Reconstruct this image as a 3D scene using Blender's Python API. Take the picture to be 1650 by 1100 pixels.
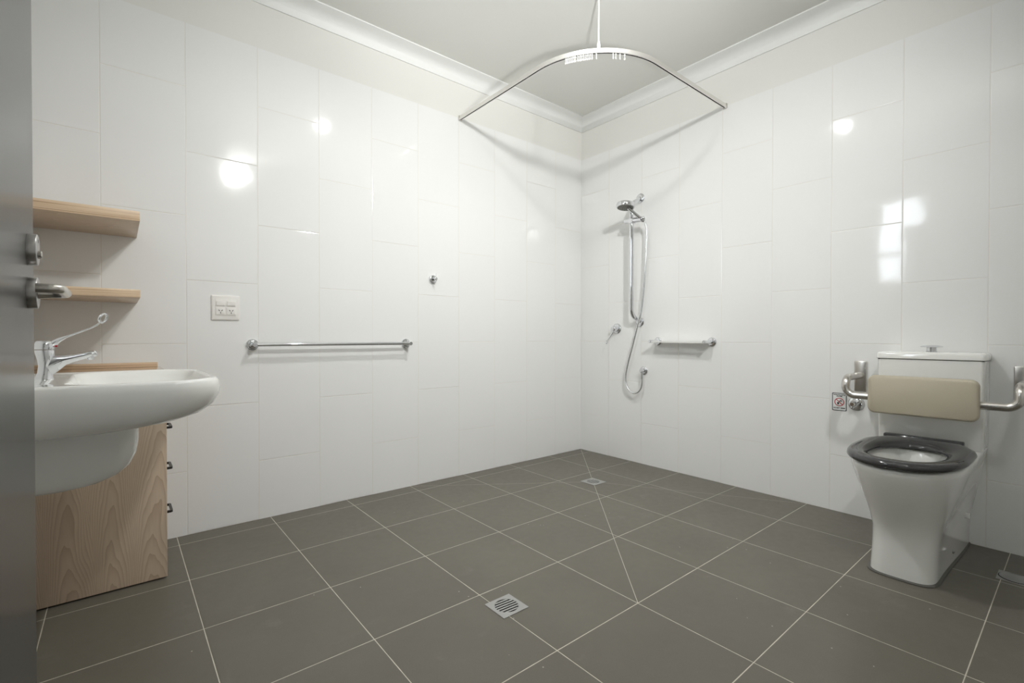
import bpy, bmesh, math, random
from mathutils import Vector, Matrix
for o in list(bpy.data.objects): bpy.data.objects.remove(o, do_unlink=True)
S = bpy.context.scene
COL = S.collection
V = Vector
PI = math.pi

# ------------------------------------------------------------------ camera
YAW, PITCH, ROLL = 0.8803, -0.0099, 0.0012
fw = V((math.cos(YAW)*math.cos(PITCH), math.sin(YAW)*math.cos(PITCH), math.sin(PITCH)))
rt = V((math.sin(YAW), -math.cos(YAW), 0)); up = rt.cross(fw)
r2 = rt*math.cos(ROLL)+up*math.sin(ROLL); u2 = -rt*math.sin(ROLL)+up*math.cos(ROLL)
cam = bpy.data.cameras.new('camera'); co = bpy.data.objects.new('camera', cam); COL.objects.link(co)
M = Matrix((r2, u2, -fw)).transposed().to_4x4(); M.translation = V((-2.9757, -2.6976, 0.9347))
co.matrix_world = M
cam.sensor_width = 36; cam.lens = 768.74/1650*36; cam.clip_start = 0.02
S.camera = co
# ------------------------------------------------------------------ view, world, lights
vs = S.view_settings
vs.view_transform = 'Standard'; vs.look = 'None'; vs.gamma = 1; vs.exposure = 0.2; vs.use_curve_mapping = False
W = bpy.data.worlds.new('world'); S.world = W; W.use_nodes = True
W.node_tree.nodes['Background'].inputs[0].default_value = (0.90, 0.95, 1, 1)
W.node_tree.nodes['Background'].inputs[1].default_value = 20.0
def area(name, loc, size, power, col, rot=(0, 0, 0), spread=PI):
    l = bpy.data.lights.new(name, 'AREA'); l.shape = 'DISK'; l.size = size; l.energy = power; l.color = col; l.spread = spread
    o = bpy.data.objects.new(name, l); COL.objects.link(o); o.location = loc; o.rotation_euler = rot
    return o
ZCEIL = 2.708
DL = (-1.66, -1.37, 2.68)       # recessed downlight over the room
OY = (-2.03, -2.90, 2.60)       # fill light added at the reflected bright spot, tilted to brighten the corner
area('downlight_lamp', DL, 0.085, 12.0, (1.0, 1.0, 0.99), spread=math.radians(158))
AIM = (V((-0.75, 0, 1.7))-V(OY)).normalized()
area('corner_fill_lamp', OY, 0.17, 16.5, (1.0, 1.0, 0.99), rot=AIM.to_track_quat('-Z', 'Y').to_euler(), spread=math.radians(115))
# the photographer's flash, bounced off the ceiling
fl = bpy.data.lights.new('bounce_flash', 'SPOT'); fl.energy = 85; fl.color = (1.0, 1.0, 1.0); fl.spot_size = math.radians(70); fl.spot_blend = .8; fl.shadow_soft_size = .06
fo = bpy.data.objects.new('bounce_flash', fl); COL.objects.link(fo); fo.location = (-2.2, -2.4, 1.30)
fo.rotation_euler = (V((-1.6, -1.4, 2.7))-V((-2.2, -2.4, 1.3))).to_track_quat('-Z', 'Y').to_euler()

# ------------------------------------------------------------------ materials
def srgb(r, g, b):
    f = lambda c: (c/255/12.92) if c/255 <= .04045 else ((c/255+.055)/1.055)**2.4
    return (f(r), f(g), f(b), 1)
def mat(name, col, rough=.5, metal=0.0, **k):
    m = bpy.data.materials.new(name); m.use_nodes = True
    b = m.node_tree.nodes['Principled BSDF']
    b.inputs['Base Color'].default_value = col if len(col) == 4 else (*col, 1)
    b.inputs['Roughness'].default_value = rough; b.inputs['Metallic'].default_value = metal
    for kk, v in k.items(): b.inputs[kk.replace('_', ' ')].default_value = v
    return m
class NT:
    """small expression helper over shader math nodes"""
    def __init__(s, m): s.m = m; s.n = m.node_tree.nodes; s.l = m.node_tree.links; s.b = s.n['Principled BSDF']
    def new(s, t): return s.n.new(t)
    def put(s, sock, v):
        if isinstance(v, (int, float)): sock.default_value = v
        elif isinstance(v, tuple): sock.default_value = v
        else: s.l.new(v, sock)
    def math(s, op, a, b=None, c=None):
        n = s.new('ShaderNodeMath'); n.operation = op
        s.put(n.inputs[0], a)
        if b is not None: s.put(n.inputs[1], b)
        if c is not None: s.put(n.inputs[2], c)
        return n.outputs[0]
    def xyz(s):
        g = s.new('ShaderNodeNewGeometry'); p = s.new('ShaderNodeSeparateXYZ'); s.l.new(g.outputs['Position'], p.inputs[0])
        s.pos = g.outputs['Position']; return p.outputs
    def mix(s, f, a, b):
        n = s.new('ShaderNodeMix'); n.data_type = 'RGBA'; s.put(n.inputs[0], f); s.put(n.inputs[6], a); s.put(n.inputs[7], b)
        return n.outputs[2]
    def noise(s, vec, scale, detail=2, rough=.5, dist=0):
        n = s.new('ShaderNodeTexNoise'); s.put(n.inputs['Vector'], vec); n.inputs['Scale'].default_value = scale
        n.inputs['Detail'].default_value = detail; n.inputs['Roughness'].default_value = rough; n.inputs['Distortion'].default_value = dist
        return n.outputs[0]
    def vec(s, x, y, z):
        n = s.new('ShaderNodeCombineXYZ'); s.put(n.inputs[0], x); s.put(n.inputs[1], y); s.put(n.inputs[2], z); return n.outputs[0]
    def ramp(s, v, stops):
        n = s.new('ShaderNodeValToRGB'); s.put(n.inputs[0], v); e = n.color_ramp.elements
        e[0].position, e[0].color = stops[0]; e[1].position, e[1].color = stops[1]
        for p, c in stops[2:]: q = e.new(p); q.color = c
        return n.outputs[0]
    def bump(s, h, dist=.001, strength=1.0):
        n = s.new('ShaderNodeBump'); s.put(n.inputs['Height'], h); n.inputs['Distance'].default_value = dist; n.inputs['Strength'].default_value = strength
        s.l.new(n.outputs[0], s.b.inputs['Normal'])
    def lt(s, a, b): return s.math('LESS_THAN', a, b)

def tile_material(name, axis, off, parity):
    m = mat(name, srgb(243, 243, 240), .07); t = NT(m); p = t.xyz()
    t.b.inputs['IOR'].default_value = 1.5
    u = t.math('MULTIPLY_ADD', p[axis], -1/.303, off/.303)
    colm = t.math('FLOOR', u); fu = t.math('FRACT', u)
    odd = t.math('ABSOLUTE', t.math('MODULO', t.math('ADD', colm, parity+100.0), 2.0))
    v = t.math('MULTIPLY_ADD', odd, .5, t.math('DIVIDE', p[2], .6))
    row = t.math('FLOOR', v); fv = t.math('FRACT', v)
    du = t.math('MULTIPLY', t.math('MINIMUM', fu, t.math('SUBTRACT', 1.0, fu)), .303)
    dv = t.math('MULTIPLY', t.math('MINIMUM', fv, t.math('SUBTRACT', 1.0, fv)), .6)
    d = t.math('MINIMUM', du, dv)
    g = t.lt(d, .0010)
    wn = t.new('ShaderNodeTexWhiteNoise'); wn.noise_dimensions = '2D'; t.put(wn.inputs['Vector'], t.vec(colm, row, 0.0))
    sp = t.new('ShaderNodeSeparateColor'); t.l.new(wn.outputs['Color'], sp.inputs[0])
    tilt = t.math('ADD', t.math('MULTIPLY', t.math('MULTIPLY', t.math('SUBTRACT', sp.outputs[0], .5), fu), .0014),
                  t.math('MULTIPLY', t.math('MULTIPLY', t.math('SUBTRACT', sp.outputs[1], .5), fv), .0022))
    edge = t.math('MULTIPLY', t.math('MINIMUM', t.math('DIVIDE', d, .0035), 1.0), .0009)
    wav = t.math('MULTIPLY', t.noise(t.pos, 9.0, 1), .0005)
    fine = t.math('MULTIPLY', t.noise(t.pos, 160.0, 1), .000012)
    h = t.math('ADD', t.math('ADD', tilt, edge), t.math('ADD', wav, fine))
    t.bump(h, 1.0)
    tone = t.mix(sp.outputs[2], srgb(240, 240, 238), srgb(241, 241, 239))
    t.l.new(t.mix(g, tone, srgb(232, 229, 220)), t.b.inputs['Base Color'])
    t.l.new(t.math('MULTIPLY_ADD', g, .5, .07), t.b.inputs['Roughness'])
    return m
M_tileL = tile_material('white_wall_tile_left', 0, 0.0, 0)
M_tileR = tile_material('white_wall_tile_right', 1, 0.0137, 1)
M_tileF = tile_material('white_wall_tile_front', 1, 0.0, 0)
M_tileB = tile_material('white_wall_tile_back', 0, 0.0, 1)
def plain(name, col, rough, n=.0002, sc=60):
    m = mat(name, col, rough); t = NT(m); t.xyz(); t.bump(t.math('MULTIPLY', t.noise(t.pos, sc, 2), n), 1.0); return m
M_paint = plain('wall_paint', srgb(231, 230, 225), .55)
M_ceil = plain('ceiling_paint', srgb(236, 236, 231), .7)
M_corn = plain('cornice_paint', srgb(240, 241, 238), .45)

def floor_material():
    m = mat('grey_floor_tile', srgb(112, 108, 98), .38); t = NT(m); p = t.xyz()
    def grid(ax, o, pitch):
        u = t.math('DIVIDE', t.math('MULTIPLY_ADD', p[ax], -1.0, -o), pitch)
        fr = t.math('FRACT', t.math('ADD', u, 50.0))
        return t.math('MULTIPLY', t.math('MINIMUM', fr, t.math('SUBTRACT', 1.0, fr)), pitch), t.math('FLOOR', t.math('ADD', u, 50.0))
    dx, cx = grid(0, .7746, .3988); dy, cy = grid(1, .5065, .3961)
    d = t.math('MINIMUM', dx, dy)
    wob = t.math('MULTIPLY_ADD', t.noise(t.pos, 14.0, 2), .0014, .0006)
    g = t.lt(d, wob)
    def seg(x0, y0, x1, y1, w):
        L = math.hypot(x1-x0, y1-y0); a, b = (y1-y0)/L, -(x1-x0)/L; c = -(a*x0+b*y0)
        dd = t.math('ABSOLUTE', t.math('ADD', t.math('MULTIPLY_ADD', p[0], a, c), t.math('MULTIPLY', p[1], b)))
        k = t.lt(dd, w)
        lo, hi = min(x0, x1), max(x0, x1)
        return t.math('MULTIPLY', k, t.math('MULTIPLY', t.math('GREATER_THAN', p[0], lo), t.lt(p[0], hi)))
    for s_ in ((-1.572, -1.695, 0, 0, .0011), (-.614, -.664, -1.572, 0, .0008), (-.614, -.664, 0, -1.695, .0008)):
        g = t.math('MAXIMUM', g, seg(*s_))
    wn = t.new('ShaderNodeTexWhiteNoise'); wn.noise_dimensions = '2D'; t.put(wn.inputs['Vector'], t.vec(cx, cy, 0.0))
    base = t.mix(t.noise(t.pos, 3.0, 4, .6), srgb(98, 94, 84), srgb(118, 114, 103))
    base = t.mix(t.math('MULTIPLY', wn.outputs['Value'], .35), base, srgb(104, 100, 90))
    fine = t.noise(t.pos, 420.0, 3, .7)
    base = t.mix(t.math('MULTIPLY', t.lt(fine, .45), .22), base, srgb(78, 74, 66))
    # loose grout specks and faint scuffs
    vo = t.new('ShaderNodeTexVoronoi'); t.put(vo.inputs['Vector'], t.pos); vo.inputs['Scale'].default_value = 26.0
    patch = t.math('GREATER_THAN', t.noise(t.pos, 2.6, 1), .56)
    sc = t.new('ShaderNodeSeparateColor'); t.l.new(vo.outputs['Color'], sc.inputs[0])
    spk = t.math('MULTIPLY', t.math('MULTIPLY', t.lt(vo.outputs['Distance'], .06), t.math('GREATER_THAN', sc.outputs[0], .5)), patch)
    base = t.mix(t.math('MULTIPLY', spk, .8), base, srgb(196, 194, 186))
    haze = t.math('MULTIPLY', t.math('MAXIMUM', t.math('SUBTRACT', t.noise(t.pos, 5.5, 5, .7), .60), 0.0), 1.2)
    base = t.mix(haze, base, srgb(150, 148, 142))
    t.l.new(t.mix(g, base, srgb(208, 203, 188)), t.b.inputs['Base Color'])
    t.l.new(t.math('MULTIPLY_ADD', t.noise(t.pos, 30.0, 3), .15, .33), t.b.inputs['Roughness'])
    t.b.inputs['Specular IOR Level'].default_value = .4
    h = t.math('ADD', t.math('MULTIPLY', t.math('MINIMUM', t.math('DIVIDE', d, .004), 1.0), .0006), t.math('MULTIPLY', fine, .00008))
    t.bump(h, 1.0)
    return m
M_floor = floor_material()

def wood(name, along, rough=.35):
    """pale elm laminate, grain running along axis 0 (x), 1 (y) or 2 (z)"""
    m = mat(name, srgb(196, 172, 146), rough); t = NT(m); p = t.xyz()
    ac = 1 if along == 0 else 0                       # the other in-plane axis
    k = [1.0, 1.0, 1.0]; k[along] = .22
    v = t.vec(t.math('MULTIPLY', p[0], k[0]), t.math('MULTIPLY', p[1], k[1]), t.math('MULTIPLY', p[2], k[2]))
    warp = t.math('SUBTRACT', t.noise(v, 6.0, 2), .5)
    u = t.math('ADD', t.math('MULTIPLY', p[ac], 1/.125), t.math('MULTIPLY', warp, .9))
    u = t.math('SUBTRACT', t.math('FRACT', t.math('ADD', u, 60.37)), .5)
    g = t.math('ADD', t.math('MULTIPLY', p[along], 11.0), t.math('MULTIPLY', t.math('MULTIPLY', u, u), 26.0))
    g = t.math('ADD', g, t.math('MULTIPLY', t.noise(v, 12.0, 3, .6), 3.2))
    rings = t.math('POWER', t.math('FRACT', g), 2.2)
    k2 = [60.0, 60.0, 60.0]; k2[along] = 1.6
    v2 = t.vec(t.math('MULTIPLY', p[0], k2[0]), t.math('MULTIPLY', p[1], k2[1]), t.math('MULTIPLY', p[2], k2[2]))
    fib = t.noise(v2, 4.0, 3, .65)
    c = t.mix(t.math('MULTIPLY', rings, .7), srgb(222, 203, 180), srgb(176, 148, 122))
    c = t.mix(t.math('MULTIPLY', fib, .5), c, srgb(184, 162, 138))
    t.l.new(c, t.b.inputs['Base Color'])
    t.bump(t.math('MULTIPLY', fib, .00006), 1.0)
    return m
M_woodz = wood('elm_laminate_vertical', 2)
M_woodx = wood('elm_laminate_lengthwise', 0)
M_benchtop = wood('elm_laminate_gloss_benchtop', 0, .04)
def edgewood():
    m = mat('elm_edge_band', srgb(200, 172, 140), .4); t = NT(m); p = t.xyz()
    v = t.vec(t.math('MULTIPLY', p[0], .5), t.math('MULTIPLY', p[1], 2.0), t.math('MULTIPLY', p[2], 55.0))
    n = t.noise(v, 3.2, 3, .5)
    t.l.new(t.ramp(n, [(.36, srgb(166, 134, 104)), (.47, srgb(212, 184, 152)), (.6, srgb(222, 198, 168))]), t.b.inputs['Base Color'])
    return m
M_woode = edgewood()
M_chrome = mat('chrome', (.74, .75, .77), .045, 1.0)
M_satin = mat('brushed_stainless_steel', (.60, .575, .54), .26, 1.0)
M_satind = mat('dark_satin_steel', (.42, .41, .40), .3, 1.0)
def brushed_track():
    m = mat('satin_aluminium', (.80, .785, .75), .38, .85); return m
M_track = brushed_track()
M_ceramic = mat('white_vitreous_china', srgb(240, 240, 236), .06, 0, Coat_Weight=.4)
M_plast = mat('white_plastic', srgb(238, 236, 231), .3)
M_nyl = mat('white_nylon', srgb(244, 244, 240), .4)
M_seat = mat('dark_grey_seat_plastic', srgb(60, 60, 61), .07)
M_pad = plain('beige_vinyl_pad', srgb(190, 181, 160), .5, .0006, 500)
M_black = mat('black_metal', srgb(34, 31, 30), .35)
M_dark = mat('dark_void', srgb(10, 10, 10), .8)
M_drain = mat('drain_steel', srgb(178, 178, 176), .35, .6)
M_sil = mat('grey_silicone', srgb(92, 90, 84), .5)
M_red = mat('red_print', srgb(178, 24, 40), .4)
M_blk = mat('black_print', srgb(22, 24, 28), .4)
M_signw = mat('white_sign_plastic', srgb(236, 238, 236), .3)
M_glassp = mat('frosted_window_glass', (.9, .93, .95), .35, 0, Transmission_Weight=1.0)
M_mirror = mat('mirror_finish', (.9, .9, .9), .02, 1.0)
M_white = mat('white_shelf_enamel', srgb(236, 236, 232), .2)
M_water = mat('bowl_water', (.75, .8, .8), .0, 0, Transmission_Weight=.8, IOR=1.33)
def emis(name, col, st):
    m = mat(name, (.8, .8, .8), .5); b = m.node_tree.nodes['Principled BSDF']
    b.inputs['Emission Color'].default_value = (*col, 1); b.inputs['Emission Strength'].default_value = st; return m
def door_mat():
    m = mat('grey_door_laminate', srgb(116, 116, 113), .27); t = NT(m); p = t.xyz()
    v = t.vec(t.math('MULTIPLY', p[0], 20.0), t.math('MULTIPLY', p[1], 30.0), t.math('MULTIPLY', p[2], 1.2))
    n = t.noise(v, 6.0, 3, .6)
    t.l.new(t.mix(n, srgb(76, 76, 75), srgb(82, 82, 80)), t.b.inputs['Base Color'])
    return m
M_door = door_mat()

# ------------------------------------------------------------------ mesh helpers
def new(): return bmesh.new()
def obj(name, bm, m, parent=None, sharp=38, smooth=True, loc=None):
    bmesh.ops.recalc_face_normals(bm, faces=bm.faces)
    for f in bm.faces: f.smooth = smooth
    ca = math.radians(sharp)
    for e in bm.edges:
        e.smooth = not (len(e.link_faces) == 2 and e.calc_face_angle(0) > ca)
    me = bpy.data.meshes.new(name); bm.to_mesh(me); bm.free()
    ms = m if isinstance(m, (list, tuple)) else [m]
    for x in ms: me.materials.append(x)
    o = bpy.data.objects.new(name, me); COL.objects.link(o)
    if parent is not None:
        o.parent = parent; o.matrix_parent_inverse = parent_inv(parent)
    return o
def parent_inv(p):
    m = Matrix.Identity(4)
    if p.type == 'MESH': return m          # part meshes already sit at the world origin
    while p is not None:
        m = Matrix.Translation(p.location) @ p.rotation_euler.to_matrix().to_4x4() @ m if p.type == 'EMPTY' else m
        p = p.parent
    return m.inverted()
def tag(o, label, cat, group=None):
    o['label'] = label; o['category'] = cat
    if group: o['group'] = group
    return o
def thing(name, label, cat, loc=(0, 0, 0), group=None):
    o = bpy.data.objects.new(name, None); COL.objects.link(o); o.location = loc; o.empty_display_size = .05
    return tag(o, label, cat, group)
def struct(name, bm, m, **k):
    o = obj(name, bm, m, **k); o['kind'] = 'structure'; return o
def box(bm, a, b, bev=0, seg=2, mi=0):
    r = bmesh.ops.create_cube(bm, size=1); vv = r['verts']
    for v in vv: v.co = V([(a[i]+b[i])/2+v.co[i]*abs(b[i]-a[i]) for i in range(3)])
    fs = {f for v in vv for f in v.link_faces}
    for f in fs: f.material_index = mi
    if bev: bmesh.ops.bevel(bm, geom=list({e for v in vv for e in v.link_edges}), offset=bev, segments=seg, profile=.5, affect='EDGES')
def frame(d):
    d = V(d).normalized(); a = V((0, 0, 1)) if abs(d.z) < .9 else V((1, 0, 0))
    x = d.cross(a).normalized(); return x, x.cross(d).normalized()*-1
def loft(bm, loops, cap0=True, cap1=True, closed=True):
    rs = [[bm.verts.new(p) for p in L] for L in loops]
    n = len(rs[0])
    for a, b in zip(rs, rs[1:]):
        for i in range(n if closed else n-1):
            j = (i+1) % n; bm.faces.new((a[i], a[j], b[j], b[i]))
    if cap0: bm.faces.new(rs[0])
    if cap1: bm.faces.new(rs[-1])
    return rs
def tube(bm, pts, r, n=16, caps=True):
    """round tube along points; r a number or one radius per point"""
    P = [V(p) for p in pts]; R = r if isinstance(r, (list, tuple)) else [r]*len(P)
    T = []
    for i in range(len(P)):
        a = (P[i]-P[i-1]).normalized() if i else (P[1]-P[0]).normalized()
        b = (P[i+1]-P[i]).normalized() if i < len(P)-1 else a
        T.append((a+b).normalized())
    x, y = frame(T[0]); L = []
    for i, p in enumerate(P):
        x = (x-T[i]*x.dot(T[i])).normalized(); y = T[i].cross(x)
        L.append([p+(x*math.cos(2*PI*k/n)+y*math.sin(2*PI*k/n))*R[i] for k in range(n)])
    loft(bm, L, caps, caps)
def fillet(pts, rad, n=8):
    P = [V(p) for p in pts]; out = [P[0]]
    for i in range(1, len(P)-1):
        a = (P[i-1]-P[i]); b = (P[i+1]-P[i]); ang = a.angle(b)
        t = min(rad/math.tan(ang/2), a.length*.49, b.length*.49); rr = t*math.tan(ang/2)
        a.normalize(); b.normalize(); s, e = P[i]+a*t, P[i]+b*t
        c = P[i]+(a+b).normalized()*(rr/math.sin(ang/2)); u = s-c; w = e-c; tot = u.angle(w); ax = u.cross(w).normalized()
        for k in range(n+1): out.append(c+Matrix.Rotation(tot*k/n, 3, ax) @ u)
    out.append(P[-1]); return out
def spline(pts, n=8):
    P = [V(p) for p in pts]; P = [P[0]*2-P[1]]+P+[P[-1]*2-P[-2]]; out = []
    for i in range(1, len(P)-2):
        a, b, c, d = P[i-1:i+3]
        for k in range(n):
            t = k/n; out.append(.5*((2*b)+(c-a)*t+(2*a-5*b+4*c-d)*t*t+(3*b-a-3*c+d)*t**3))
    out.append(P[-2]); return out
def lathe(bm, base, axis, prof, n=32):
    """prof: list of (distance along axis, radius)"""
    base = V(base); ax = V(axis).normalized(); x, y = frame(ax)
    L = [[base+ax*h+(x*math.cos(2*PI*k/n)+y*math.sin(2*PI*k/n))*max(r, .0002) for k in range(n)] for h, r in prof]
    loft(bm, L)
def disc_prof(r, t, b=.002): return [(0, r), (t-b, r), (t-b*.3, r-b*.3), (t, r-b)]
def rrect(cx, cy, hx, hy, r, k=6):
    """rounded rectangle; r a number or 4 radii for corners (+,+) (-,+) (-,-) (+,-)"""
    R = r if isinstance(r, (list, tuple)) else [r]*4; out = []
    for i, (sx, sy, a0) in enumerate(((1, 1, 0), (-1, 1, 90), (-1, -1, 180), (1, -1, 270))):
        q = R[i]; ox, oy = cx+sx*(hx-q), cy+sy*(hy-q)
        for j in range(k+1):
            a = math.radians(a0+90*j/k); out.append((ox+q*math.cos(a), oy+q*math.sin(a)))
    return out
def subsurf(o, lv=2):
    m = o.modifiers.new('subdivision', 'SUBSURF'); m.levels = lv; m.render_levels = lv; return o

# ------------------------------------------------------------------ room shell
XL, YB, ZC, ZT = -3.27, -3.40, 2.708, 2.397
bm = new(); box(bm, (XL-.2, YB-.2, -.1), (.2, .2, 0)); struct('floor', bm, M_floor, smooth=False)
bm = new(); box(bm, (XL-.2, YB-.2, ZC), (.2, .2, ZC+.1)); struct('ceiling', bm, M_ceil, smooth=False)
def wallpair(name, a, b, mt, hole=None, ax=None):
    """a wall slab, tiled to the tile line and painted above it"""
    bm = new(); box(bm, (a[0], a[1], 0), (b[0], b[1], ZT), mi=0); box(bm, (a[0], a[1], ZT), (b[0], b[1], ZC), mi=1)
    return struct(name, bm, [mt, M_paint], smooth=False)
wallpair('wall_left', (XL-.1, 0), (.1, .1), M_tileL)
wallpair('wall_right', (0, YB-.1), (.1, 0), M_tileR)
wallpair('wall_back', (XL-.1, YB-.1), (0, YB), M_tileB)
# wall behind the door leaf, with the window and the entrance opening in it
WY0, WY1, WZ0, WZ1 = -1.64, -1.24, 1.50, 2.38
DY0, DY1, DZ = -3.34, -2.50, 2.06
bm = new()
for (y0, y1, z0, z1) in ((WY1, 0, 0, ZT), (WY0, WY1, 0, WZ0), (WY0, WY1, WZ1, ZT), (DY1, WY0, 0, ZT), (DY0, DY1, DZ, ZT), (YB, DY0, 0, ZT)):
    box(bm, (XL-.1, y0, z0), (XL, y1, z1))
box(bm, (XL-.1, YB, ZT), (XL, 0, ZC), mi=1)
struct('wall_front', bm, [M_tileF, M_paint], smooth=False)
# window frame and pane
wf = thing('window_1', 'white framed frosted window high beside the basin', 'window', (XL, -1.44, 1.5)); del wf['label']; del wf['category']; wf['kind'] = 'structure'
bm = new(); e = .03
box(bm, (XL-.07, WY0, WZ0), (XL-.02, WY0+e, WZ1)); box(bm, (XL-.07, WY1-e, WZ0), (XL-.02, WY1, WZ1))
box(bm, (XL-.07, WY0, WZ0), (XL-.02, WY1, WZ0+e)); box(bm, (XL-.07, WY0, WZ1-e), (XL-.02, WY1, WZ1)); box(bm, (XL-.07, WY0, 1.78), (XL-.02, WY1, 1.81))
obj('window_frame', bm, M_plast, wf)
bm = new(); box(bm, (XL-.055, WY0+e, WZ0+e), (XL-.049, WY1-e, WZ1-e)); obj('window_pane', bm, M_glassp, wf)
# entrance frame
bm = new()
box(bm, (XL-.1, DY1-.03, 0), (XL+.012, DY1+.03, DZ+.03)); box(bm, (XL-.1, DY0-.03, 0), (XL+.012, DY0+.03, DZ+.03)); box(bm, (XL-.1, DY0+.03, DZ-.02), (XL+.012, DY1-.03, DZ+.03))
struct('trim_3', bm, M_plast)
bm = new(); hx0, hx1, hy0, hy1 = -4.6, XL-.1, -3.6, -2.2
box(bm, (hx0, hy0, -.1), (hx1, hy1, 0)); box(bm, (hx0, hy0, ZC), (hx1, hy1, ZC+.1)); box(bm, (hx0-.1, hy0, 0), (hx0, hy1, ZC)); box(bm, (hx0, hy0-.1, 0), (hx1, hy0, ZC)); box(bm, (hx0, hy1, 0), (hx1, hy1+.1, ZC))
struct('wall_hallway', bm, M_paint, smooth=False)
# cornice: one mitred length per wall
def cornice(name, p0, p1, inward, along):
    pr = [(0, 2.623), (.006, 2.623), (.008, 2.632)]
    for k in range(1, 8):
        a = PI/2*k/8; pr.append((.008+.068*(1-math.cos(a))*1.0, 2.632+.062*math.sin(a)))
    pr += [(.078, 2.700), (.0865, 2.701), (.0865, ZC), (0, ZC)]
    bm = new(); L = []
    for end, sgn in ((p0, 1), (p1, -1)):
        L.append([V((end[0], end[1], z))+V((*inward, 0))*d+V((*along, 0))*d*sgn for d, z in pr])
    loft(bm, L); return struct(name, bm, M_corn, sharp=50)
cornice('trim_1', (XL, 0), (0, 0), (0, -1), (1, 0))
cornice('trim_2', (0, 0), (0, YB), (-1, 0), (0, -1))
cornice('trim_4', (0, YB), (XL, YB), (0, 1), (-1, 0))
cornice('trim_5', (XL, YB), (XL, 0), (1, 0), (0, 1))

# downlight, and made-up fitting for the added fill light (their lamps are at the top of the script)
t = thing('downlight', 'small round recessed downlight in the ceiling', 'ceiling light', (DL[0], DL[1], ZC))
bm = new(); x, y = DL[:2]
L = []
for r, z in ((.053, ZC), (.065, ZC), (.065, ZC-.004), (.053, ZC-.012), (.051, ZC-.002), (.051, ZC)):
    L.append([(x+r*math.cos(2*PI*k/40), y+r*math.sin(2*PI*k/40), z) for k in range(40)])
loft(bm, L, False, False); obj('trim_ring', bm, M_plast, t)
t = thing('corner_fill_light', 'added round white fill light on the ceiling near the entrance, tilted to the corner', 'ceiling light', (OY[0], OY[1], ZC))
bm = new(); lathe(bm, V(OY)-AIM*.012, -AIM, [(0, .092), (.02, .092), (.035, .075), (.04, .03)], 40); obj('head', bm, M_plast, t)
bm = new(); q = V(OY)-AIM*.045; tube(bm, [q, (q.x, q.y, ZC)], .012, 12); obj('stem', bm, M_plast, t)

# ------------------------------------------------------------------ door leaf, folded back along the wall
XD = -3.09
d = thing('door_1', '', '', (XD-.02, -2.45, .008)); del d['label']; del d['category']; d['kind'] = 'structure'
bm = new(); box(bm, (XD-.04, -2.43, .008), (XD, -1.508, 2.05), .0015); obj('door_leaf', bm, M_door, d)
bm = new(); box(bm, (XD-.055, -2.470, .30), (XD-.005, -2.431, .40)); box(bm, (XD-.055, -2.470, 1.65), (XD-.005, -2.431, 1.75)); box(bm, (XL+.0, -2.470, .30), (XD-.055, -2.455, .40)); box(bm, (XL+.0, -2.470, 1.65), (XD-.055, -2.455, 1.75))
obj('hinge', bm, M_satin, d)
yh = -1.571
def rose(z):
    bm = new(); lathe(bm, (XD, yh, z), (1, 0, 0), [(0, .0262), (.0105, .0262), (.0115, .0255), (.012, .024)], 48); return bm
h = obj('door_handle', rose(1.007), M_satind, d)
bm = new()
pts = fillet([(XD+.011, yh, 1.007), (XD+.047, yh, 1.007), (XD+.047, yh-.124, 1.007), (XD+.020, yh-.124, 1.007)], .022, 10)
rr = [.0095]+[.0072]*(len(pts)-1)
tube(bm, [pts[0]]+[pts[0]+V((.008, 0, 0))]+pts[1:], [.0098, .0085]+rr[1:], 20)
obj('lever', bm, M_satin, h)
k = obj('privacy_lock', rose(1.079), M_satind, d)
bm = new(); lathe(bm, (XD+.011, yh-.004, 1.071), (1, 0, 0), [(0, .0068), (.005, .0068), (.0062, .0055)], 24); obj('lock_knob', bm, M_satin, k)
bm = new(); lathe(bm, (XD+.0115, yh, 1.094), (1, 0, 0), [(0, .003), (.0007, .003)], 16); obj('lock_indicator', bm, M_black, k)
# far side furniture of the same leaf
bm = new(); lathe(bm, (XD-.04, yh, 1.007), (-1, 0, 0), [(0, .026), (.012, .026), (.012, .01), (.05, .01)], 32); tube(bm, [(XD-.09, yh+.01, 1.007), (XD-.09, yh-.12, 1.007)], .008); obj('outer_door_handle', bm, M_satin, d)

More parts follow.
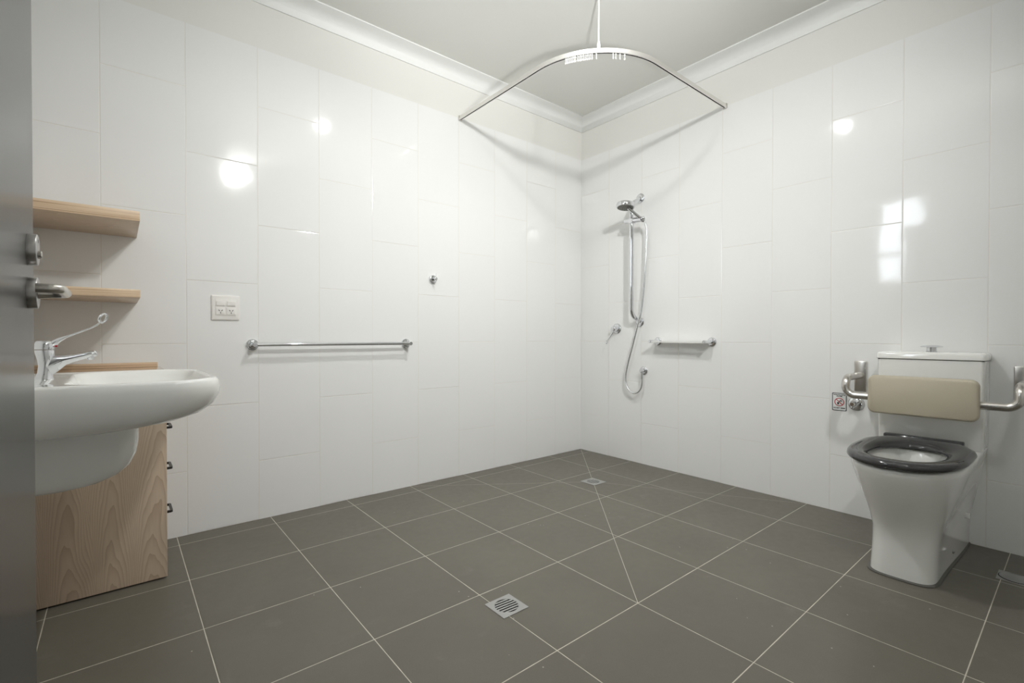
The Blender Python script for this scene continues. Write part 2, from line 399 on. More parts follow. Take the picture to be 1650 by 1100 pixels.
# ------------------------------------------------------------------ vanity cabinet and shelves
XC, YC = -2.832, -.43
c = thing('vanity_cabinet', 'elm laminate drawer cabinet in the corner behind the wash basin', 'cabinet', (-3.05, -.215, 0))
bm = new(); box(bm, (XL+.003, YC+.018, .005), (XC-.022, -.004, .782)); obj('carcass', bm, M_woodz, c)
bm = new(); box(bm, (XL+.003, YC, .006), (XC, YC+.018, .782), .0008); obj('side_panel', bm, M_woodz, c)
bm = new(); box(bm, (XL+.003, YC-.002, .782), (XC+.004, -.002, .798), .0008); obj('benchtop', bm, M_benchtop, c)
bm = new(); box(bm, (XL+.003, -.017, .798), (XC-.006, -.001, .8185), .0008); obj('upstand', bm, M_woode, c)
for z0, z1, zh in ((.618, .778, None), (.457, .614, .557), (.296, .453, .388), (.020, .292, .207)):
    bm = new(); box(bm, (XC-.022, YC+.020, z0), (XC-.003, -.006, z1), .001); dr = obj('drawer', bm, M_woodz, c)
    zz = zh if zh else .73
    bm = new(); pts = fillet([(XC-.003, -.265, zz), (XC+.026, -.265, zz), (XC+.026, -.165, zz), (XC-.003, -.165, zz)], .006, 4)
    L = []
    P = [V(p) for p in pts]
    for i, p in enumerate(P):
        a = (P[i]-P[i-1]).normalized() if i else (P[1]-P[0]).normalized(); b2 = (P[i+1]-P[i]).normalized() if i < len(P)-1 else a
        tt = (a+b2).normalized(); nx = tt.cross(V((0, 0, 1)))
        L.append([p+nx*sx*.0042+V((0, 0, sz*.0045)) for sx, sz in ((1, 1), (-1, 1), (-1, -1), (1, -1))])
    loft(bm, L); obj('handle', bm, M_black, dr)
def shelf(z0, z1, label):
    t = thing('floating_shelf', label, 'shelf', (-3.09, -.2, z0), 'floating shelves above the basin')
    bm = new(); box(bm, (XL+.003, -.397, z0), (-2.909, -.001, z1), .0008); obj('board', bm, M_woodx, t)
    bm = new(); box(bm, (XL+.003, -.4, z0), (-2.909, -.397, z1), .0005); obj('front_edge', bm, M_woode, t)
shelf(1.3705, 1.4075, 'upper thick elm laminate floating shelf, level with the door lock')
shelf(1.0815, 1.1115, 'lower elm laminate floating shelf, directly above the basin tap')

# ------------------------------------------------------------------ wash basin
BY = -.89
b = thing('wash_basin', 'white ceramic wall hung wash basin with rounded front and trap shroud', 'basin', (XL, BY, .5))
bm = new()
def ol(x1, hy, z, rf, rb=.02, x0=XL+.002, k=9, bow=.012):
    cx, hx = (x0+x1)/2, (x1-x0)/2; pts = rrect(cx, BY, hx, hy, [rf, rb, rb, rf], k)
    o = []
    for x, y in pts:
        f = max(0, (x-cx)/hx); o.append(V((x-bow*f*((y-BY)/hy)**2, y, z)))
    return o
out = [(-3.12, .17, .686, .12), (-2.98, .222, .686, .14), (-2.895, .247, .691, .145), (-2.83, .268, .702, .145), (-2.782, .281, .719, .14), (-2.755, .288, .742, .135), (-2.742, .291, .768, .13), (-2.738, .291, .793, .125), (-2.742, .289, .810, .122), (-2.748, .285, .8168, .12), (-2.754, .279, .818, .118)]
loops = [ol(*a) for a in out]
def il(x0, x1, hy, z, r, k=9):
    cx, hx = (x0+x1)/2, (x1-x0)/2; pts = rrect(cx, BY, hx, hy, [r, r*.8, r*.8, r], k)
    return [V((x-.012*max(0, (x-cx)/hx)*((y-BY)/hy)**2, y, z)) for x, y in pts]
inn = [(-3.085, -2.763, .270, .8175, .110), (-3.080, -2.768, .265, .8135, .107), (-3.074, -2.778, .258, .800, .108), (-3.06, -2.795, .24, .765, .10), (-3.04, -2.83, .205, .725, .09), (-3.0, -2.88, .14, .703, .06), (-2.96, -2.92, .05, .70, .02)]
loops += [il(*a) for a in inn]
loft(bm, loops); obj('bowl', bm, M_ceramic, b, sharp=60)
bm = new()
sh = [(-2.930, .125, .690, .06), (-2.931, .124, .64, .06), (-2.936, .121, .605, .06), (-2.95, .116, .572, .06), (-2.975, .108, .548, .055), (-3.01, .098, .532, .05), (-3.06, .08, .522, .045), (-3.12, .05, .518, .03)]
loft(bm, [[V((x, y, z)) for x, y in rrect((XL+.002+x1)/2, BY, (x1-XL-.002)/2, hy, [r, .01, .01, r], 8)] for x1, hy, z, r in sh])
obj('trap_shroud', bm, M_ceramic, b, sharp=60)
bm = new(); lathe(bm, (-2.94, BY, .700), (0, 0, 1), [(0, .03), (.003, .03), (.005, .02)], 32); obj('waste_ring', bm, M_chrome, b)

# ------------------------------------------------------------------ basin tap with long lever
tp = thing('basin_mixer_tap', 'chrome mixer tap with long looped lever on the basin deck', 'tap', (-3.13, BY, .816))
bm = new()
def ell(cx, cz, rx, ry, n=24): return [V((cx+rx*math.cos(2*PI*k/n), BY+ry*math.sin(2*PI*k/n), cz)) for k in range(n)]
loft(bm, [ell(-3.131, .8175, .0205, .0245), ell(-3.131, .8205, .0195, .0235), ell(-3.129, .835, .0155, .020), ell(-3.127, .855, .0150, .020), ell(-3.127, .872, .0175, .0215), ell(-3.129, .888, .0195, .0225), ell(-3.130, .897, .0195, .0225)])
sec = [(-3.128, .852, .030, .018), (-3.108, .861, .022, .0185), (-3.09, .869, .0135, .018), (-3.07, .8745, .0105, .0175), (-3.05, .880, .0095, .017), (-3.035, .8845, .0092, .016), (-3.026, .886, .0085, .014), (-3.021, .886, .0055, .009)]
L = []
for x, z, rz, ry in sec: L.append([V((x+.25*rz*math.sin(a)*-1, BY+ry*math.cos(a), z+rz*math.sin(a))) for a in [2*PI*k/24 for k in range(24)]])
loft(bm, L); obj('body', bm, M_chrome, tp, sharp=60)
bm = new(); lathe(bm, (-3.036, BY, .880), (.1, 0, -1), [(0, .0085), (.010, .0085), (.012, .007)], 24); obj('aerator', bm, M_chrome, tp)
bm = new(); loft(bm, [ell(-3.130, .899, .0195, .0225), ell(-3.129, .908, .0205, .0225), ell(-3.129, .917, .0195, .021), ell(-3.130, .922, .015, .017)])
pl = [(-3.118, .911, .009, .014), (-3.108, .917, .0085, .013), (-3.099, .925, .006, .010), (-3.085, .9335, .0032, .0075), (-3.06, .9455, .0026, .0065), (-3.035, .958, .0026, .0062), (-3.022, .967, .0027, .006), (-3.014, .975, .0026, .005)]
L = []
for x, z, rn, ry in pl:
    nx, nz = -.42, .907
    L.append([V((x+nx*rn*math.sin(a), BY+ry*math.cos(a), z+nz*rn*math.sin(a))) for a in [2*PI*k/16 for k in range(16)]])
loft(bm, L)
lp = []
for k in range(25):
    a = 2*PI*k/24; lp.append(V((-3.0075+.0075*math.cos(a)+.004*math.sin(a), BY+.010*math.sin(a), .9865+.0125*math.cos(a-.3))))
# loop of wire turned towards the room
lp = [V((-3.0085+math.sin(a)*.0075+math.cos(a)*-.0035, BY+math.sin(a)*.011, .9865-math.cos(a)*.0125)) for a in [2*PI*k/24 for k in range(25)]]
tube(bm, lp, .0032, 10); lev = obj('lever', bm, M_chrome, tp, sharp=60)
bm = new(); lathe(bm, (-3.1085, BY-.004, .9085), (.9, -.1, -.35), [(0, .0026), (.0045, .0026), (.005, .002)], 16); obj('hot_indicator', bm, M_red, lev)

# ------------------------------------------------------------------ power outlet
po = thing('power_outlet', 'white double power outlet on the left tiled wall', 'power outlet', (-2.568, 0, 1.075))
def prism_y(bm, outline, y0, y1, inset=0):
    """outline in (x, z), extruded from y0 to y1, with a bevelled front"""
    cx = sum(p[0] for p in outline)/len(outline); cz = sum(p[1] for p in outline)/len(outline)
    L = [[V((x, y0, z)) for x, z in outline], [V((x, y1+(.5*inset if inset else 0)*(1 if y0 > y1 else -1), z)) for x, z in outline]]
    if inset: L.append([V((x-(inset if x > cx else -inset), y1, z-(inset if z > cz else -inset))) for x, z in outline])
    loft(bm, L)
ox, oz = -2.568, 1.0745
bm = new(); prism_y(bm, rrect(ox, oz, .060, .0605, .004), -.0005, -.008, .005); obj('plate', bm, M_plast, po, sharp=20)
bm = new(); prism_y(bm, rrect(ox, oz+.002, .044, .040, .003), -.007, -.0095, .001); obj('inner_frame', bm, M_plast, po, sharp=20)
bm = new()
for k in range(28): box(bm, (ox-.040+k*.0029, -.0088, oz-.0475), (ox-.0388+k*.0029, -.0078, oz-.0455))
obj('ventilation_ridge', bm, M_plast, po)
for s in (-1, 1):
    cx = ox+s*.0225
    bm = new(); prism_y(bm, rrect(cx, oz+.021, .019, .0125, .004), -.009, -.0135, .003); obj('rocker_switch', bm, M_plast, po, sharp=20)
    bm = new(); prism_y(bm, rrect(cx, oz-.017, .0195, .017, .004), -.009, -.0115, .001); so = obj('socket', bm, M_plast, po, sharp=20)
    bm = new()
    for dx, dz, an in ((-.0062, .0035, -30), (.0062, .0035, 30), (0, -.008, 0)):
        r = bmesh.ops.create_cube(bm, size=1)['verts']; mr = Matrix.Rotation(math.radians(an), 3, 'Y')
        for v in r: v.co = mr @ V((v.co.x*.0024, v.co.y*.0006, v.co.z*.008)) + V((cx+dx, -.0118, oz-.017+dz))
    obj('pin_slot', bm, M_dark, so)

# ------------------------------------------------------------------ towel rail and robe hook
def wall_post(root, base, ax, R=.0285, r=.011, L=.072, m=None):
    bm = new(); lathe(bm, base, ax, [(0, R), (.005, R), (.0065, R-.001), (.007, R-.004), (.0075, R-.008), (.011, R-.009), (.012, R-.011)], 40); obj('rose', bm, m or M_chrome, root)
    bm = new(); lathe(bm, V(base)+V(ax)*.0115, ax, [(0, r), (L-.0125, r), (L-.0115, r-.001)], 28); obj('post', bm, m or M_chrome, root)
tr = thing('towel_rail', 'straight chrome towel rail on the left wall beside the power outlet', 'towel rail', (-2.02, 0, .893))
for x in (-2.452, -1.602): wall_post(tr, (x, -.0005, .893), (0, -1, 0))
bm = new(); tube(bm, [(-2.445, -.060, .893), (-1.609, -.060, .893)], .0088, 20); obj('rail', bm, M_chrome, tr)
rh = thing('robe_hook', 'small round chrome robe hook above the towel rail', 'robe hook', (-1.413, 0, 1.303))
bm = new(); lathe(bm, (-1.413, -.0005, 1.303), (0, -1, 0), [(0, .0265), (.010, .0265), (.012, .025), (.013, .022)], 40); obj('rose', bm, M_chrome, rh)
bm = new(); lathe(bm, (-1.413, -.013, 1.303), (0, -1, 0), [(0, .0095), (.038, .0095), (.039, .008)], 24); tube(bm, [(-1.413, -.044, 1.308), (-1.413, -.044, 1.338)], .0018, 10); obj('peg', bm, M_chrome, rh)

# ------------------------------------------------------------------ curtain track, its hanger and runners
ZK = 2.394
ct = thing('shower_curtain_track', 'curved satin aluminium shower curtain track across the corner', 'curtain track', (-1.2, -1.2, ZK))
path = fillet([(-1.203, -.012, ZK), (-1.203, -1.217, ZK), (-.012, -1.217, ZK)], .44, 28)
bm = new(); prof = [(-.0085, -.0115), (-.0095, -.010), (-.0095, .010), (-.0085, .0115), (.0085, .0115), (.0095, .010), (.0095, -.010), (.0085, -.0115), (.0035, -.0115), (.0035, -.006), (-.0035, -.006), (-.0035, -.0115)]
L = []
for i, p in enumerate(path):
    a = (path[i]-path[i-1]).normalized() if i else V((0, -1, 0)); b2 = (path[i+1]-path[i]).normalized() if i < len(path)-1 else V((1, 0, 0))
    tt = (a+b2).normalized(); nx = tt.cross(V((0, 0, 1)))
    L.append([p+nx*w+V((0, 0, z)) for w, z in prof])
rs = loft(bm, L)
for f in bm.faces:
    c0 = f.calc_center_median()
    if abs(c0.z-(ZK-.006)) < .0005 or (abs(c0.z-(ZK-.00875)) < .0005): f.material_index = 1
obj('channel', bm, [M_track, M_dark], ct, sharp=30)
bm = new(); box(bm, (-1.217, -.013, ZK-.0150), (-1.189, -.0005, ZK+.0150), .003); obj('end_bracket', bm, M_satin, ct)
bm = new(); box(bm, (-.013, -1.231, ZK-.0150), (-.0005, -1.203, ZK+.0150), .003); obj('end_bracket', bm, M_satin, ct)
mid = path[len(path)//2]
bm = new(); tube(bm, [(mid.x, mid.y, ZK+.045), (mid.x, mid.y, ZC-.004)], .0042, 14); obj('hanger_rod', bm, M_nyl, ct)
bm = new(); lathe(bm, (mid.x, mid.y, ZK+.0110), (0, 0, 1), [(0, .009), (.022, .009), (.026, .0075), (.036, .006), (.04, .004)], 20); obj('hanger_clamp', bm, M_nyl, ct)
bm = new(); lathe(bm, (mid.x, mid.y, ZC-.0005), (0, 0, -1), [(0, .02), (.004, .02), (.006, .012)], 28); obj('ceiling_plate', bm, M_nyl, ct)
# runners: arc length positions measured from the middle of the curve
seg = [0]
for a, b2 in zip(path, path[1:]): seg.append(seg[-1]+(b2-a).length)
def at(s):
    for i in range(1, len(seg)):
        if seg[i] >= s:
            f = (s-seg[i-1])/(seg[i]-seg[i-1]); return path[i-1].lerp(path[i], f), (path[i]-path[i-1]).normalized()
def make_runner():
    t = thing('curtain_runner', 'small white plastic curtain runner hanging under the track', 'curtain runner', (0, 0, 0))
    bm = new(); box(bm, (-.0030, -.0022, -.004), (.0030, .0022, .0035), .0006); obj('glider', bm, M_nyl, t)
    bm = new()
    lp = [V((.0034*math.sin(a), 0, -.0205-.0042*math.cos(a))) for a in [2*PI*k/16 for k in range(17)]]
    tube(bm, [V((0, 0, -.003)), V((0, 0, -.0165))], .0012, 8); tube(bm, lp, .0011, 8); obj('eyelet', bm, M_nyl, t)
    return t
RUN = [-.171, -.162, -.1525, -.143, -.134, -.1255, -.118, -.1055, -.0945, -.085, -.075, -.064, -.054, -.044, -.033, -.011, .074, .0885, .1105, .136]
smid = seg[len(path)//2]
proto = make_runner()
random.seed(4)
for i, s in enumerate(RUN):
    if i == 0: r = proto
    else:
        r = proto.copy(); COL.objects.link(r)
        for ch in [c for c in proto.children]:
            q = ch.copy(); COL.objects.link(q); q.parent = r
    p, tt = at(smid+s*1.0)
    r.location = (p.x, p.y, ZK-.0150); r.rotation_euler = (0, 0, math.atan2(tt.y, tt.x)+random.uniform(-.9, .9))
    if i < 15:
        r['label'] = 'white curtain runner in the tight row of runners left of the hanger rod'; r['group'] = 'bunched curtain runners left of the hanger rod'
    elif i == 15: r['label'] = 'lone white curtain runner directly beneath the hanger rod'
    else: r['label'] = ['white curtain runner just right of the gap, nearest the hanger rod of four', 'second of the four spaced runners right of the hanger rod', 'third of the four spaced runners right of the hanger rod', 'white curtain runner furthest right on the track'][i-16]
    if i >= 15: r['group'] = 'spaced curtain runners on the track'

# ------------------------------------------------------------------ shower set
sr = thing('shower_grab_rail', 'vertical chrome shower rail bent back to the wall at both ends', 'shower rail', (0, -.583, 1.05))
pts = fillet([(-.004, -.583, 1.952), (-.108, -.583, 1.952-.055), (-.108, -.583, 1.095), (-.004, -.583, 1.048)], .075, 10)
bm = new(); tube(bm, pts, .0155, 24); obj('bar', bm, M_chrome, sr)
for z in (1.955, 1.045):
    bm = new(); lathe(bm, (-.0005, -.583, z), (-1, 0, 0), [(0, .034), (.006, .034), (.009, .031), (.012, .020)], 36); obj('rose', bm, M_chrome, sr)
bm = new(); tube(bm, [(-.113, -.530, 1.777), (-.108, -.668, 1.770)], .019, 26); box(bm, (-.13, -.605, 1.752), (-.088, -.565, 1.79), .004); obj('slider', bm, M_chrome, sr)
bm = new(); lathe(bm, (-.108, -.668, 1.771), (.25, -.5, .2), [(-.004, .012), (.012, .014), (.022, .012)], 24); obj('handset_cradle', bm, M_chrome, sr)
hs = thing('hand_shower', 'round chrome hand shower clipped on top of the vertical rail', 'shower head', (-.1, -.66, 1.77))
hc = V((-.198, -.597, 1.864)); nrm = V((.13, .03, 1)).normalized()
bm = new(); hb = V((-.085, -.672, 1.757)); hd = (hc-hb)
tube(bm, [hb, hb.lerp(hc, .3), hb.lerp(hc, .7), hb.lerp(hc, .86)], [.0115, .012, .0125, .012], 20); obj('handle', bm, M_chrome, hs)
bm = new(); lathe(bm, hc-nrm*.016, nrm, [(0, .056), (.001, .0625), (.004, .0645), (.027, .0645), (.031, .062), (.034, .052)], 44); hd_ = obj('head', bm, M_chrome, hs)
bm = new(); lathe(bm, hc-nrm*.0165, -nrm, [(-.002, .0565), (.0005, .0565), (.001, .055)], 44)
obj('spray_face', bm, mat('spray_face_grey', srgb(120, 120, 112), .35, .3), hs)
bm = new()
fx, fy = frame(nrm)
for R, n in ((.048, 24), (.035, 17), (.022, 11), (.010, 5)):
    for q in range(n):
        a = 2*PI*q/n; c0 = hc-nrm*.0175+(fx*math.cos(a)+fy*math.sin(a))*R
        lathe(bm, c0, -nrm, [(0, .0019), (.0022, .0013)], 6)
obj('nozzle', bm, M_black, hs)['kind'] = 'stuff'
ho = thing('shower_hose', 'long flexible chrome hose looping from hand shower down to wall outlet', 'hose', (-.05, -.6, .5))
hp = [(-.080, -.676, 1.752), (-.070, -.684, 1.70), (-.062, -.676, 1.60), (-.056, -.664, 1.44), (-.052, -.645, 1.25), (-.050, -.622, 1.10), (-.050, -.588, .992), (-.050, -.552, .87), (-.050, -.518, .762), (-.050, -.495, .67), (-.050, -.491, .615), (-.050, -.503, .565), (-.050, -.530, .535), (-.050, -.566, .522), (-.050, -.602, .534), (-.048, -.624, .562), (-.046, -.632, .60), (-.046, -.632, .634)]
def hose_mat():
    m = mat('spiral_chrome_hose', (.78, .79, .8), .14, 1.0); t = NT(m); p = t.xyz()
    t.bump(t.math('MULTIPLY', t.math('SINE', t.math('MULTIPLY', p[2], 1500.0)), .00012), 1.0); return m
bm = new(); tube(bm, spline(hp, 10), .0078, 14); obj('hose_tube', bm, hose_mat(), ho)
bm = new(); tube(bm, [(-.046, -.632, .628), (-.046, -.632, .662)], .0095, 18); obj('hose_nut', bm, M_chrome, ho)
oe = thing('shower_hose_outlet', 'round chrome wall outlet where the shower hose ends', 'wall outlet', (0, -.618, .69))
bm = new(); lathe(bm, (-.0005, -.618, .688), (-1, 0, 0), [(0, .0315), (.005, .0315), (.009, .028), (.012, .020)], 36); obj('rose', bm, M_chrome, oe)
bm = new(); lathe(bm, (-.011, -.624, .690), (-1, -.12, 0), [(0, .013), (.046, .013), (.048, .011)], 24); tube(bm, [(-.046, -.632, .684), (-.046, -.632, .663)], .0085, 18); obj('elbow', bm, M_chrome, oe)
mx = thing('shower_mixer_tap', 'round chrome wall mixer with slender looped lever left of the shower rail', 'tap', (0, -.37, 1.0))
bm = new(); lathe(bm, (-.0005, -.372, .998), (-1, 0, 0), [(0, .040), (.005, .040), (.009, .037), (.012, .030)], 44); obj('rose', bm, M_chrome, mx)
bm = new(); lathe(bm, (-.012, -.372, .998), (-1, 0, 0), [(0, .024), (.034, .024), (.042, .021), (.046, .014)], 36); obj('body', bm, M_chrome, mx)
bm = new(); pp = spline([(-.050, -.378, .985), (-.058, -.372, .963), (-.064, -.356, .935), (-.072, -.338, .908)], 6); tube(bm, pp, [.007]*6+[.0045]*6+[.003]*7, 12)
lp = [V((-.077-.004*math.cos(a)*-1, -.330+.0065*math.sin(a), .894+.011*math.cos(a))) for a in [2*PI*k/18 for k in range(19)]]
tube(bm, lp, .0028, 8); obj('lever', bm, M_chrome, mx)
ss = thing('shower_shelf', 'short white shower shelf on two chrome posts right of the hose', 'shelf', (0, -.935, .905))
for y in (-.735, -1.137):
    bm = new(); lathe(bm, (-.0005, y, .903), (-1, 0, 0), [(0, .029), (.005, .029), (.008, .026), (.010, .020)], 36); obj('rose', bm, M_chrome, ss)
    bm = new(); lathe(bm, (-.010, y, .903), (-1, 0, 0), [(0, .0105), (.098, .0105), (.100, .009)], 24); obj('post', bm, M_chrome, ss)
bm = new()
for x0, x1, y0, y1 in ((-.100, -.066, -1.126, -.746), (-.050, -.012, -1.126, -.746), (-.066, -.050, -1.126, -1.09), (-.066, -.050, -.96, -.91), (-.066, -.050, -.78, -.746)):
    box(bm, (x0, y0, .896), (x1, y1, .906))
obj('plate', bm, M_white, ss)

# ------------------------------------------------------------------ floor drains
def drain(cx, cy, h, R, label, bars, ang, name='floor_drain'):
    t = thing(name, label, 'floor drain', (cx, cy, 0), None)
    bm = new(); n = 48; L = []
    sq = []
    for k in range(n):
        a = 2*PI*k/n; c0, s0 = math.cos(a), math.sin(a); q = h/max(abs(c0), abs(s0)); sq.append((cx+c0*q, cy+s0*q))
    ci = lambda r, z: [(cx+r*math.cos(2*PI*k/n), cy+r*math.sin(2*PI*k/n), z) for k in range(n)]
    loft(bm, [[(x, y, .0003) for x, y in sq], [(x, y, .0018) for x, y in sq], ci(R*1.06, .0018), ci(R*1.05, .0012), ci(R*1.03, .0018), ci(R, .0018), ci(R, .0004)], False, False)
    obj('surround', bm, M_drain, t)
    bm = new(); lathe(bm, (cx, cy, .0003), (0, 0, 1), [(0, R), (.0003, R)], 48); obj('sump', bm, M_dark, t)
    bm = new(); w = 2*R/(bars*2+1)
    for k in range(bars):
        off = -R+w*(1.5+2*k)+(-w*.0); hl = math.sqrt(max(0, R*R-off*off))
        ca, sa = math.cos(ang), math.sin(ang)
        r = bmesh.ops.create_cube(bm, size=1)['verts']
        for v in r:
            lx, ly = v.co.x*2*hl, v.co.y*w*1.02+off; v.co = V((cx+lx*ca-ly*sa, cy+lx*sa+ly*ca, .0011+v.co.z*.0012))
    # keep the slots short of the rim on the grate plate
    obj('grate', bm, M_drain, t)
    return t
drain(-1.940, -1.416, .0545, .041, 'larger square steel floor drain with barred round grate, nearer the door', 6, -.07)
drain(-.614, -.664, .058, .040, 'square steel shower drain where the diagonal grout cuts meet', 6, -.07)
t = thing('floor_cleanout', 'square plate with round polished cover on the floor beside the toilet', 'floor drain cover', (-.30, -2.525, 0))
bm = new(); box(bm, (-.352, -2.577, .0003), (-.248, -2.473, .0016), .0004); obj('plate', bm, M_drain, t)
bm = new(); lathe(bm, (-.30, -2.525, .0016), (0, 0, 1), [(0, .050), (.0006, .050), (.0006, .0485)], 48); obj('gap_ring', bm, M_dark, t)
bm = new(); lathe(bm, (-.30, -2.525, .0022), (0, 0, 1), [(0, .0475), (.0012, .0475), (.0016, .0465)], 48); obj('cover', bm, mat('polished_cover', (.45, .45, .46), .12, 1.0), t)

# ------------------------------------------------------------------ toilet suite
TY = -2.235
to = thing('toilet', 'white back to wall toilet suite with dark grey seat', 'toilet', (-.3, TY, 0))
def pan(xf, hw, hb, z, n, Lf, x0=-.002, k=40):
    """outline from the wall (x0) forward to xf; front end is a superellipse of length Lf"""
    pts = []; xc = xf+Lf
    m = 10
    for i in range(m):                                  # side -y from wall to xc
        f = i/m; x = x0+(xc-x0)*f; w = hb+(hw-hb)*(f*f*(3-2*f)); pts.append(V((x, TY-w, z)))
    for i in range(k+1):
        a = -PI/2+PI*i/k; ca, sa = math.cos(a), math.sin(a)
        pts.append(V((xc-Lf*abs(ca)**(2/n), TY+hw*(1 if sa > 0 else -1)*abs(sa)**(2/n), z)))
    for i in range(m):
        f = 1-(i+1)/m; x = x0+(xc-x0)*f; w = hb+(hw-hb)*(f*f*(3-2*f)); pts.append(V((x, TY+w, z)))
    return pts
PAN = [(-.660, .104, .122, .001, 3.6, .11), (-.661, .104, .122, .03, 3.4, .12), (-.662, .103, .124, .09, 3.2, .14), (-.666, .104, .128, .14, 3.0, .16), (-.672, .109, .134, .18, 2.7, .19), (-.692, .119, .142, .22, 2.5, .22), (-.716, .134, .150, .265, 2.35, .26), (-.745, .149, .158, .31, 2.3, .29), (-.769, .163, .166, .355, 2.25, .31), (-.788, .174, .172, .395, 2.25, .33), (-.800, .181, .176, .422, 2.25, .34), (-.803, .182, .178, .436, 2.25, .34), (-.800, .180, .179, .444, 2.25, .34), (-.793, .174, .178, .448, 2.25, .335)]
bm = new()
L = [pan(*a) for a in PAN]
# inner bowl
def bowl(cx, a, b2, z, n=2.2):
    N = len(L[0]); pts = []
    for i in range(N):
        # same angular start as pan(): begins at the wall on the -y side
        base = L[-1][i]; ang = math.atan2((base.y-TY)/b2, (base.x-cx)/a)
        c0, s0 = math.cos(ang), math.sin(ang)
        pts.append(V((cx+a*math.copysign(abs(c0)**(2/n), c0), TY+b2*math.copysign(abs(s0)**(2/n), s0), z)))
    return pts
L += [bowl(-.52, .235, .130, .448), bowl(-.52, .228, .123, .440), bowl(-.49, .20, .115, .40), bowl(-.47, .165, .10, .34), bowl(-.43, .12, .08, .27), bowl(-.41, .09, .065, .215)]
loft(bm, L, True, True); obj('pan', bm, M_ceramic, to, sharp=70)
bm = new(); r = bowl(-.425, .118, .078, .262); bm.faces.new([bm.verts.new(p) for p in r]); obj('water', bm, M_water, to)
bm = new(); L2 = [pan(-.669, .113, .127, .0004, 3.6, .115), pan(-.669, .113, .127, .004, 3.6, .115), pan(-.663, .106, .124, .007, 3.6, .115)]; loft(bm, L2); obj('silicone_bead', bm, M_sil, to)
bm = new(); lathe(bm, (-.375, TY-.1165, .068), (0, -1, 0), [(0, .008), (.004, .008), (.0065, .004)], 20); obj('bolt_cap', bm, M_chrome, to)
bm = new(); prism_y(bm, rrect(-.150, .165, .004, .012, .003), TY-.120, TY-.142); obj('bolt_cap', bm, M_ceramic, to)
# cistern
cs = None
bm = new()
def rr3(x0, x1, hy, z, r): return [V((x, y, z)) for x, y in rrect((x0+x1)/2, TY, abs(x1-x0)/2, hy, [.004, r, r, .004], 6)]
loft(bm, [rr3(-.163, -.002, .178, .449, .016), rr3(-.166, -.002, .181, .455, .018), rr3(-.168, -.002, .183, .60, .018), rr3(-.170, -.002, .1845, .832, .018)])
cs = obj('cistern', bm, M_ceramic, to, sharp=50)
bm = new()
loft(bm, [rr3(-.173, -.002, .187, .8345, .018), rr3(-.176, -.002, .190, .837, .020), rr3(-.176, -.002, .190, .856, .020), rr3(-.172, -.004, .186, .864, .018), rr3(-.160, -.010, .174, .868, .014)])
lid = obj('cistern_lid', bm, M_ceramic, to, sharp=50)
bm = new(); box(bm, (-.168, TY-.182, .831), (-.004, TY+.182, .8355)); obj('lid_gap', bm, M_dark, to)
bm = new(); lathe(bm, (-.088, TY, .866), (0, 0, 1), [(0, .021), (.004, .021), (.006, .019), (.022, .019), (.024, .040), (.0255, .042), (.029, .037), (.0325, .024), (.034, .006)], 40); obj('flush_button', bm, M_chrome, to)
# seat: ring with rolled section
bm = new()
def so(cx, a, b2, z, n=2.4, back=None):
    pts = []
    for i in range(72):
        an = 2*PI*i/72; c0, s0 = math.cos(an), math.sin(an)
        x = cx+a*math.copysign(abs(c0)**(2/n), c0); y = TY+b2*math.copysign(abs(s0)**(2/n), s0)
        if back and c0 > 0:                                   # squared, chamfered back towards the hinge
            x = cx+back*a*abs(c0)**(2/4.6); y = TY+b2*math.copysign(abs(s0)**(2/4.6), s0)
            lim = b2-max(0, x+.36)*.42
            y = TY+max(-lim, min(lim, y-TY))
        pts.append(V((x, y, z)))
    return pts
sec = [(-.512, .284, .172, .4525), (-.512, .300, .182, .4565), (-.512, .307, .187, .464), (-.512, .305, .1855, .474), (-.512, .297, .180, .4815), (-.514, .280, .166, .4855), (-.520, .254, .150, .4855), (-.528, .230, .133, .4815), (-.535, .208, .119, .473), (-.538, .200, .114, .462), (-.538, .202, .116, .4545)]
S_ = [so(cx, a, b2, z, 2.35, 1.0 if b2 > .145 else None) for cx, a, b2, z in sec]
rs = [[bm.verts.new(p) for p in q] for q in S_]
for a, b2 in zip(rs, rs[1:]+rs[:1]):
    for i in range(72): j = (i+1) % 72; bm.faces.new((a[i], a[j], b2[j], b2[i]))
st = obj('seat', bm, M_seat, to, sharp=60)
bm = new(); box(bm, (-.222, TY-.128, .456), (-.186, TY+.148, .489), .006, 3); obj('seat_hinge', bm, M_seat, to)
for x, y in ((-.72, -.09), (-.72, .09), (-.42, -.165), (-.42, .165)):
    bm = new(); box(bm, (x-.012, TY+y-.008, .4475), (x+.012, TY+y+.008, .4545), .002); obj('seat_buffer', bm, M_plast, st)

# ------------------------------------------------------------------ backrest
br = thing('wall_mounted_backrest', 'beige padded backrest on a bent stainless bar over the toilet cistern', 'backrest', (0, TY, .65))
bm = new()
def pr(x, hy, hz, r, cz=.673): return [V((x, y, z)) for y, z in rrect(TY+.008, cz, hy, hz, r, 8)]
loft(bm, [pr(-.243, .178, .077, .022), pr(-.246, .184, .083, .026), pr(-.252, .1875, .0865, .028), pr(-.276, .1875, .0865, .028), pr(-.284, .185, .084, .026), pr(-.288, .179, .078, .022)])
obj('pad', bm, M_pad, br, sharp=60)
YA, YZ = -1.943, -2.527
bm = new()
pts = fillet([(-.012, YA, .738), (-.243, YA, .738), (-.243, YA, .655), (-.243, YZ, .655), (-.243, YZ, .738), (-.012, YZ, .738)], .048, 10)
tube(bm, pts, .0172, 22); obj('bar', bm, M_satin, br)
for y in (YA, YZ+.008):
    bm = new(); box(bm, (-.012, y-.027, .653), (-.0005, y+.027, .812), .004, 3); obj('wall_plate', bm, M_satin, br)

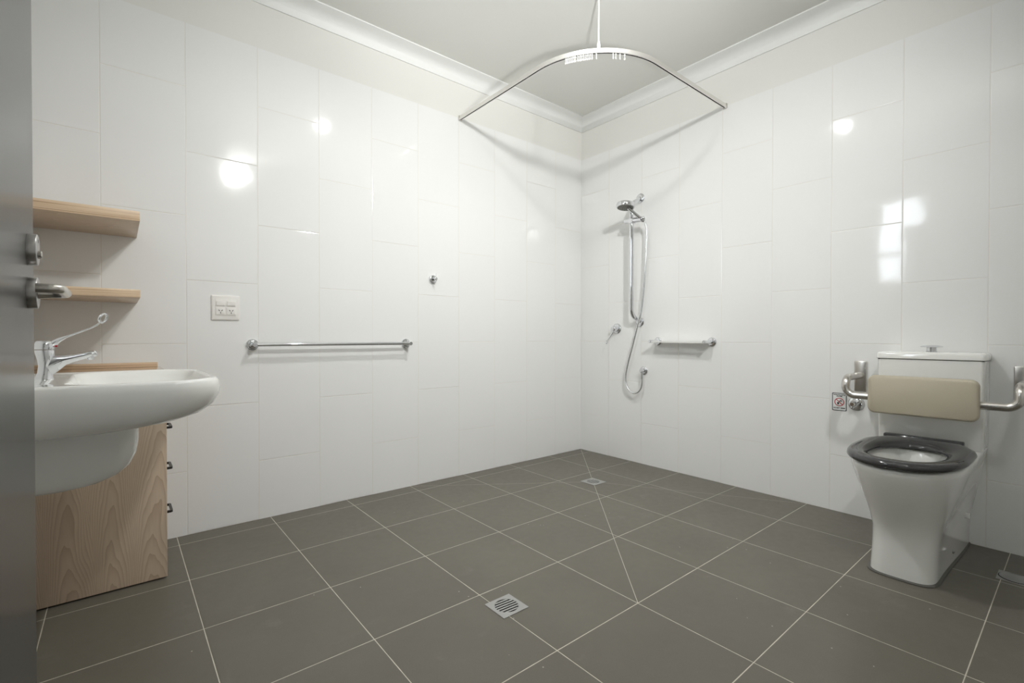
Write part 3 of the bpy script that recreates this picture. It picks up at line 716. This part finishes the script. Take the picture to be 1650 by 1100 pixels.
# ------------------------------------------------------------------ stop tap and notice
sv = thing('cistern_stop_tap', 'small round chrome water stop tap below the left end of the backrest bar', 'tap', (0, -1.925, .587))
bm = new(); lathe(bm, (-.0005, -1.925, .587), (-1, 0, 0), [(0, .037), (.004, .037), (.010, .032), (.013, .022)], 36); obj('rose', bm, M_chrome, sv)
bm = new(); lathe(bm, (-.013, -1.925, .587), (-1, 0, 0), [(0, .013), (.02, .013), (.022, .016), (.028, .016)], 20); tube(bm, [(-.028, -1.925, .587), (-.028, -1.945, .605)], .009, 14); tube(bm, [(-.028, -1.925, .587), (-.028, -1.912, .566)], .0085, 14); obj('valve_body', bm, M_chrome, sv)
bm = new(); lathe(bm, (-.040, -1.920, .588), (-1, .1, 0), [(0, .010), (.003, .013), (.012, .013), (.015, .010)], 8); obj('tap_handle', bm, M_chrome, sv)

sg = thing('warning_sign', 'small rectangular non potable water notice with red prohibition circle', 'sign', (0, -1.8475, .59))
SY, SZ, HW, HH = -1.848, .589, .0335, .0475
def prism_x(bm, outline, x0, x1): loft(bm, [[V((x0, y, z)) for y, z in outline], [V((x1, y, z)) for y, z in outline]])
bm = new(); prism_x(bm, rrect(SY, SZ, HW, HH, .005), -.0004, -.0012); obj('border', bm, M_blk, sg)
bm = new(); prism_x(bm, rrect(SY, SZ, HW-.0034, HH-.0034, .004), -.0004, -.0015); obj('face', bm, M_signw, sg)
bm = new(); zc = SZ-.001
ring = lambda r, x: [V((x, SY+r*math.cos(a), zc+r*math.sin(a))) for a in [2*PI*k/40 for k in range(40)]]
loft(bm, [ring(.0225, -.0013), ring(.0225, -.0018), ring(.0188, -.0018), ring(.0188, -.0013)], False, False)
w = .0019; a45 = math.radians(45)
# slash runs from upper left to lower right as seen in the room
dy, dz = -math.cos(a45), -math.sin(a45)
c1 = [(SY-dy*.0205, zc-dz*.0205), (SY+dy*.0205, zc+dz*.0205)]
q = [(c1[0][0]+dz*w, c1[0][1]-dy*w), (c1[0][0]-dz*w, c1[0][1]+dy*w), (c1[1][0]-dz*w, c1[1][1]+dy*w), (c1[1][0]+dz*w, c1[1][1]-dy*w)]
prism_x(bm, q, -.0013, -.0019); obj('prohibition_symbol', bm, M_red, sg)
bm = new()   # black tap and cup pictogram (u to the right of the sign = -y)
P2 = lambda l: [(SY-u, zc+v) for u, v in l]
prism_x(bm, P2([(-.001, .0055), (-.001, .0015), (.0005, .0015), (.002, .0035), (.012, .0035), (.012, .0075), (.009, .0075), (.008, .0085), (.006, .0085), (.005, .0075), (.001, .0075)]), -.0013, -.0016)
prism_x(bm, P2([(.0025, .0125), (.0115, .0125), (.0115, .0108), (.0080, .0108), (.0080, .0080), (.006, .0080), (.006, .0108), (.0025, .0108)]), -.0013, -.0016)
prism_x(bm, P2([(-.0105, -.0012), (-.001, -.0012), (-.0025, -.0130), (-.0090, -.0130)]), -.0013, -.0016)
obj('pictogram', bm, M_blk, sg)
def text(name, s, size, y, z, m, parent, width=None):
    cu = bpy.data.curves.new(name, 'FONT'); cu.body = s; cu.size = size; cu.align_x = 'CENTER'; cu.align_y = 'CENTER'; cu.extrude = .0002; cu.offset = size*.05
    tmp = bpy.data.objects.new(name, cu); COL.objects.link(tmp); bpy.context.view_layer.update()
    me = bpy.data.meshes.new_from_object(tmp.evaluated_get(bpy.context.evaluated_depsgraph_get())); bpy.data.objects.remove(tmp)
    xs = [v.co.x for v in me.vertices]; k = (width/(max(xs)-min(xs))) if width else 1
    for v in me.vertices: v.co = V((-.0016-v.co.z, y-v.co.x*k, z+v.co.y))
    me.flip_normals(); me.materials.append(m); o = bpy.data.objects.new(name, me); COL.objects.link(o); o.parent = parent; o.matrix_parent_inverse = parent_inv(parent)
    return o
text('lettering', 'NON-POTABLE', .0088, SY, SZ+.0375, M_blk, sg, .054)
text('lettering', 'WATER', .0088, SY, SZ+.0290, M_blk, sg, .028)
text('lettering', 'DO NOT DRINK', .0085, SY, SZ-.0335, M_blk, sg, .054)
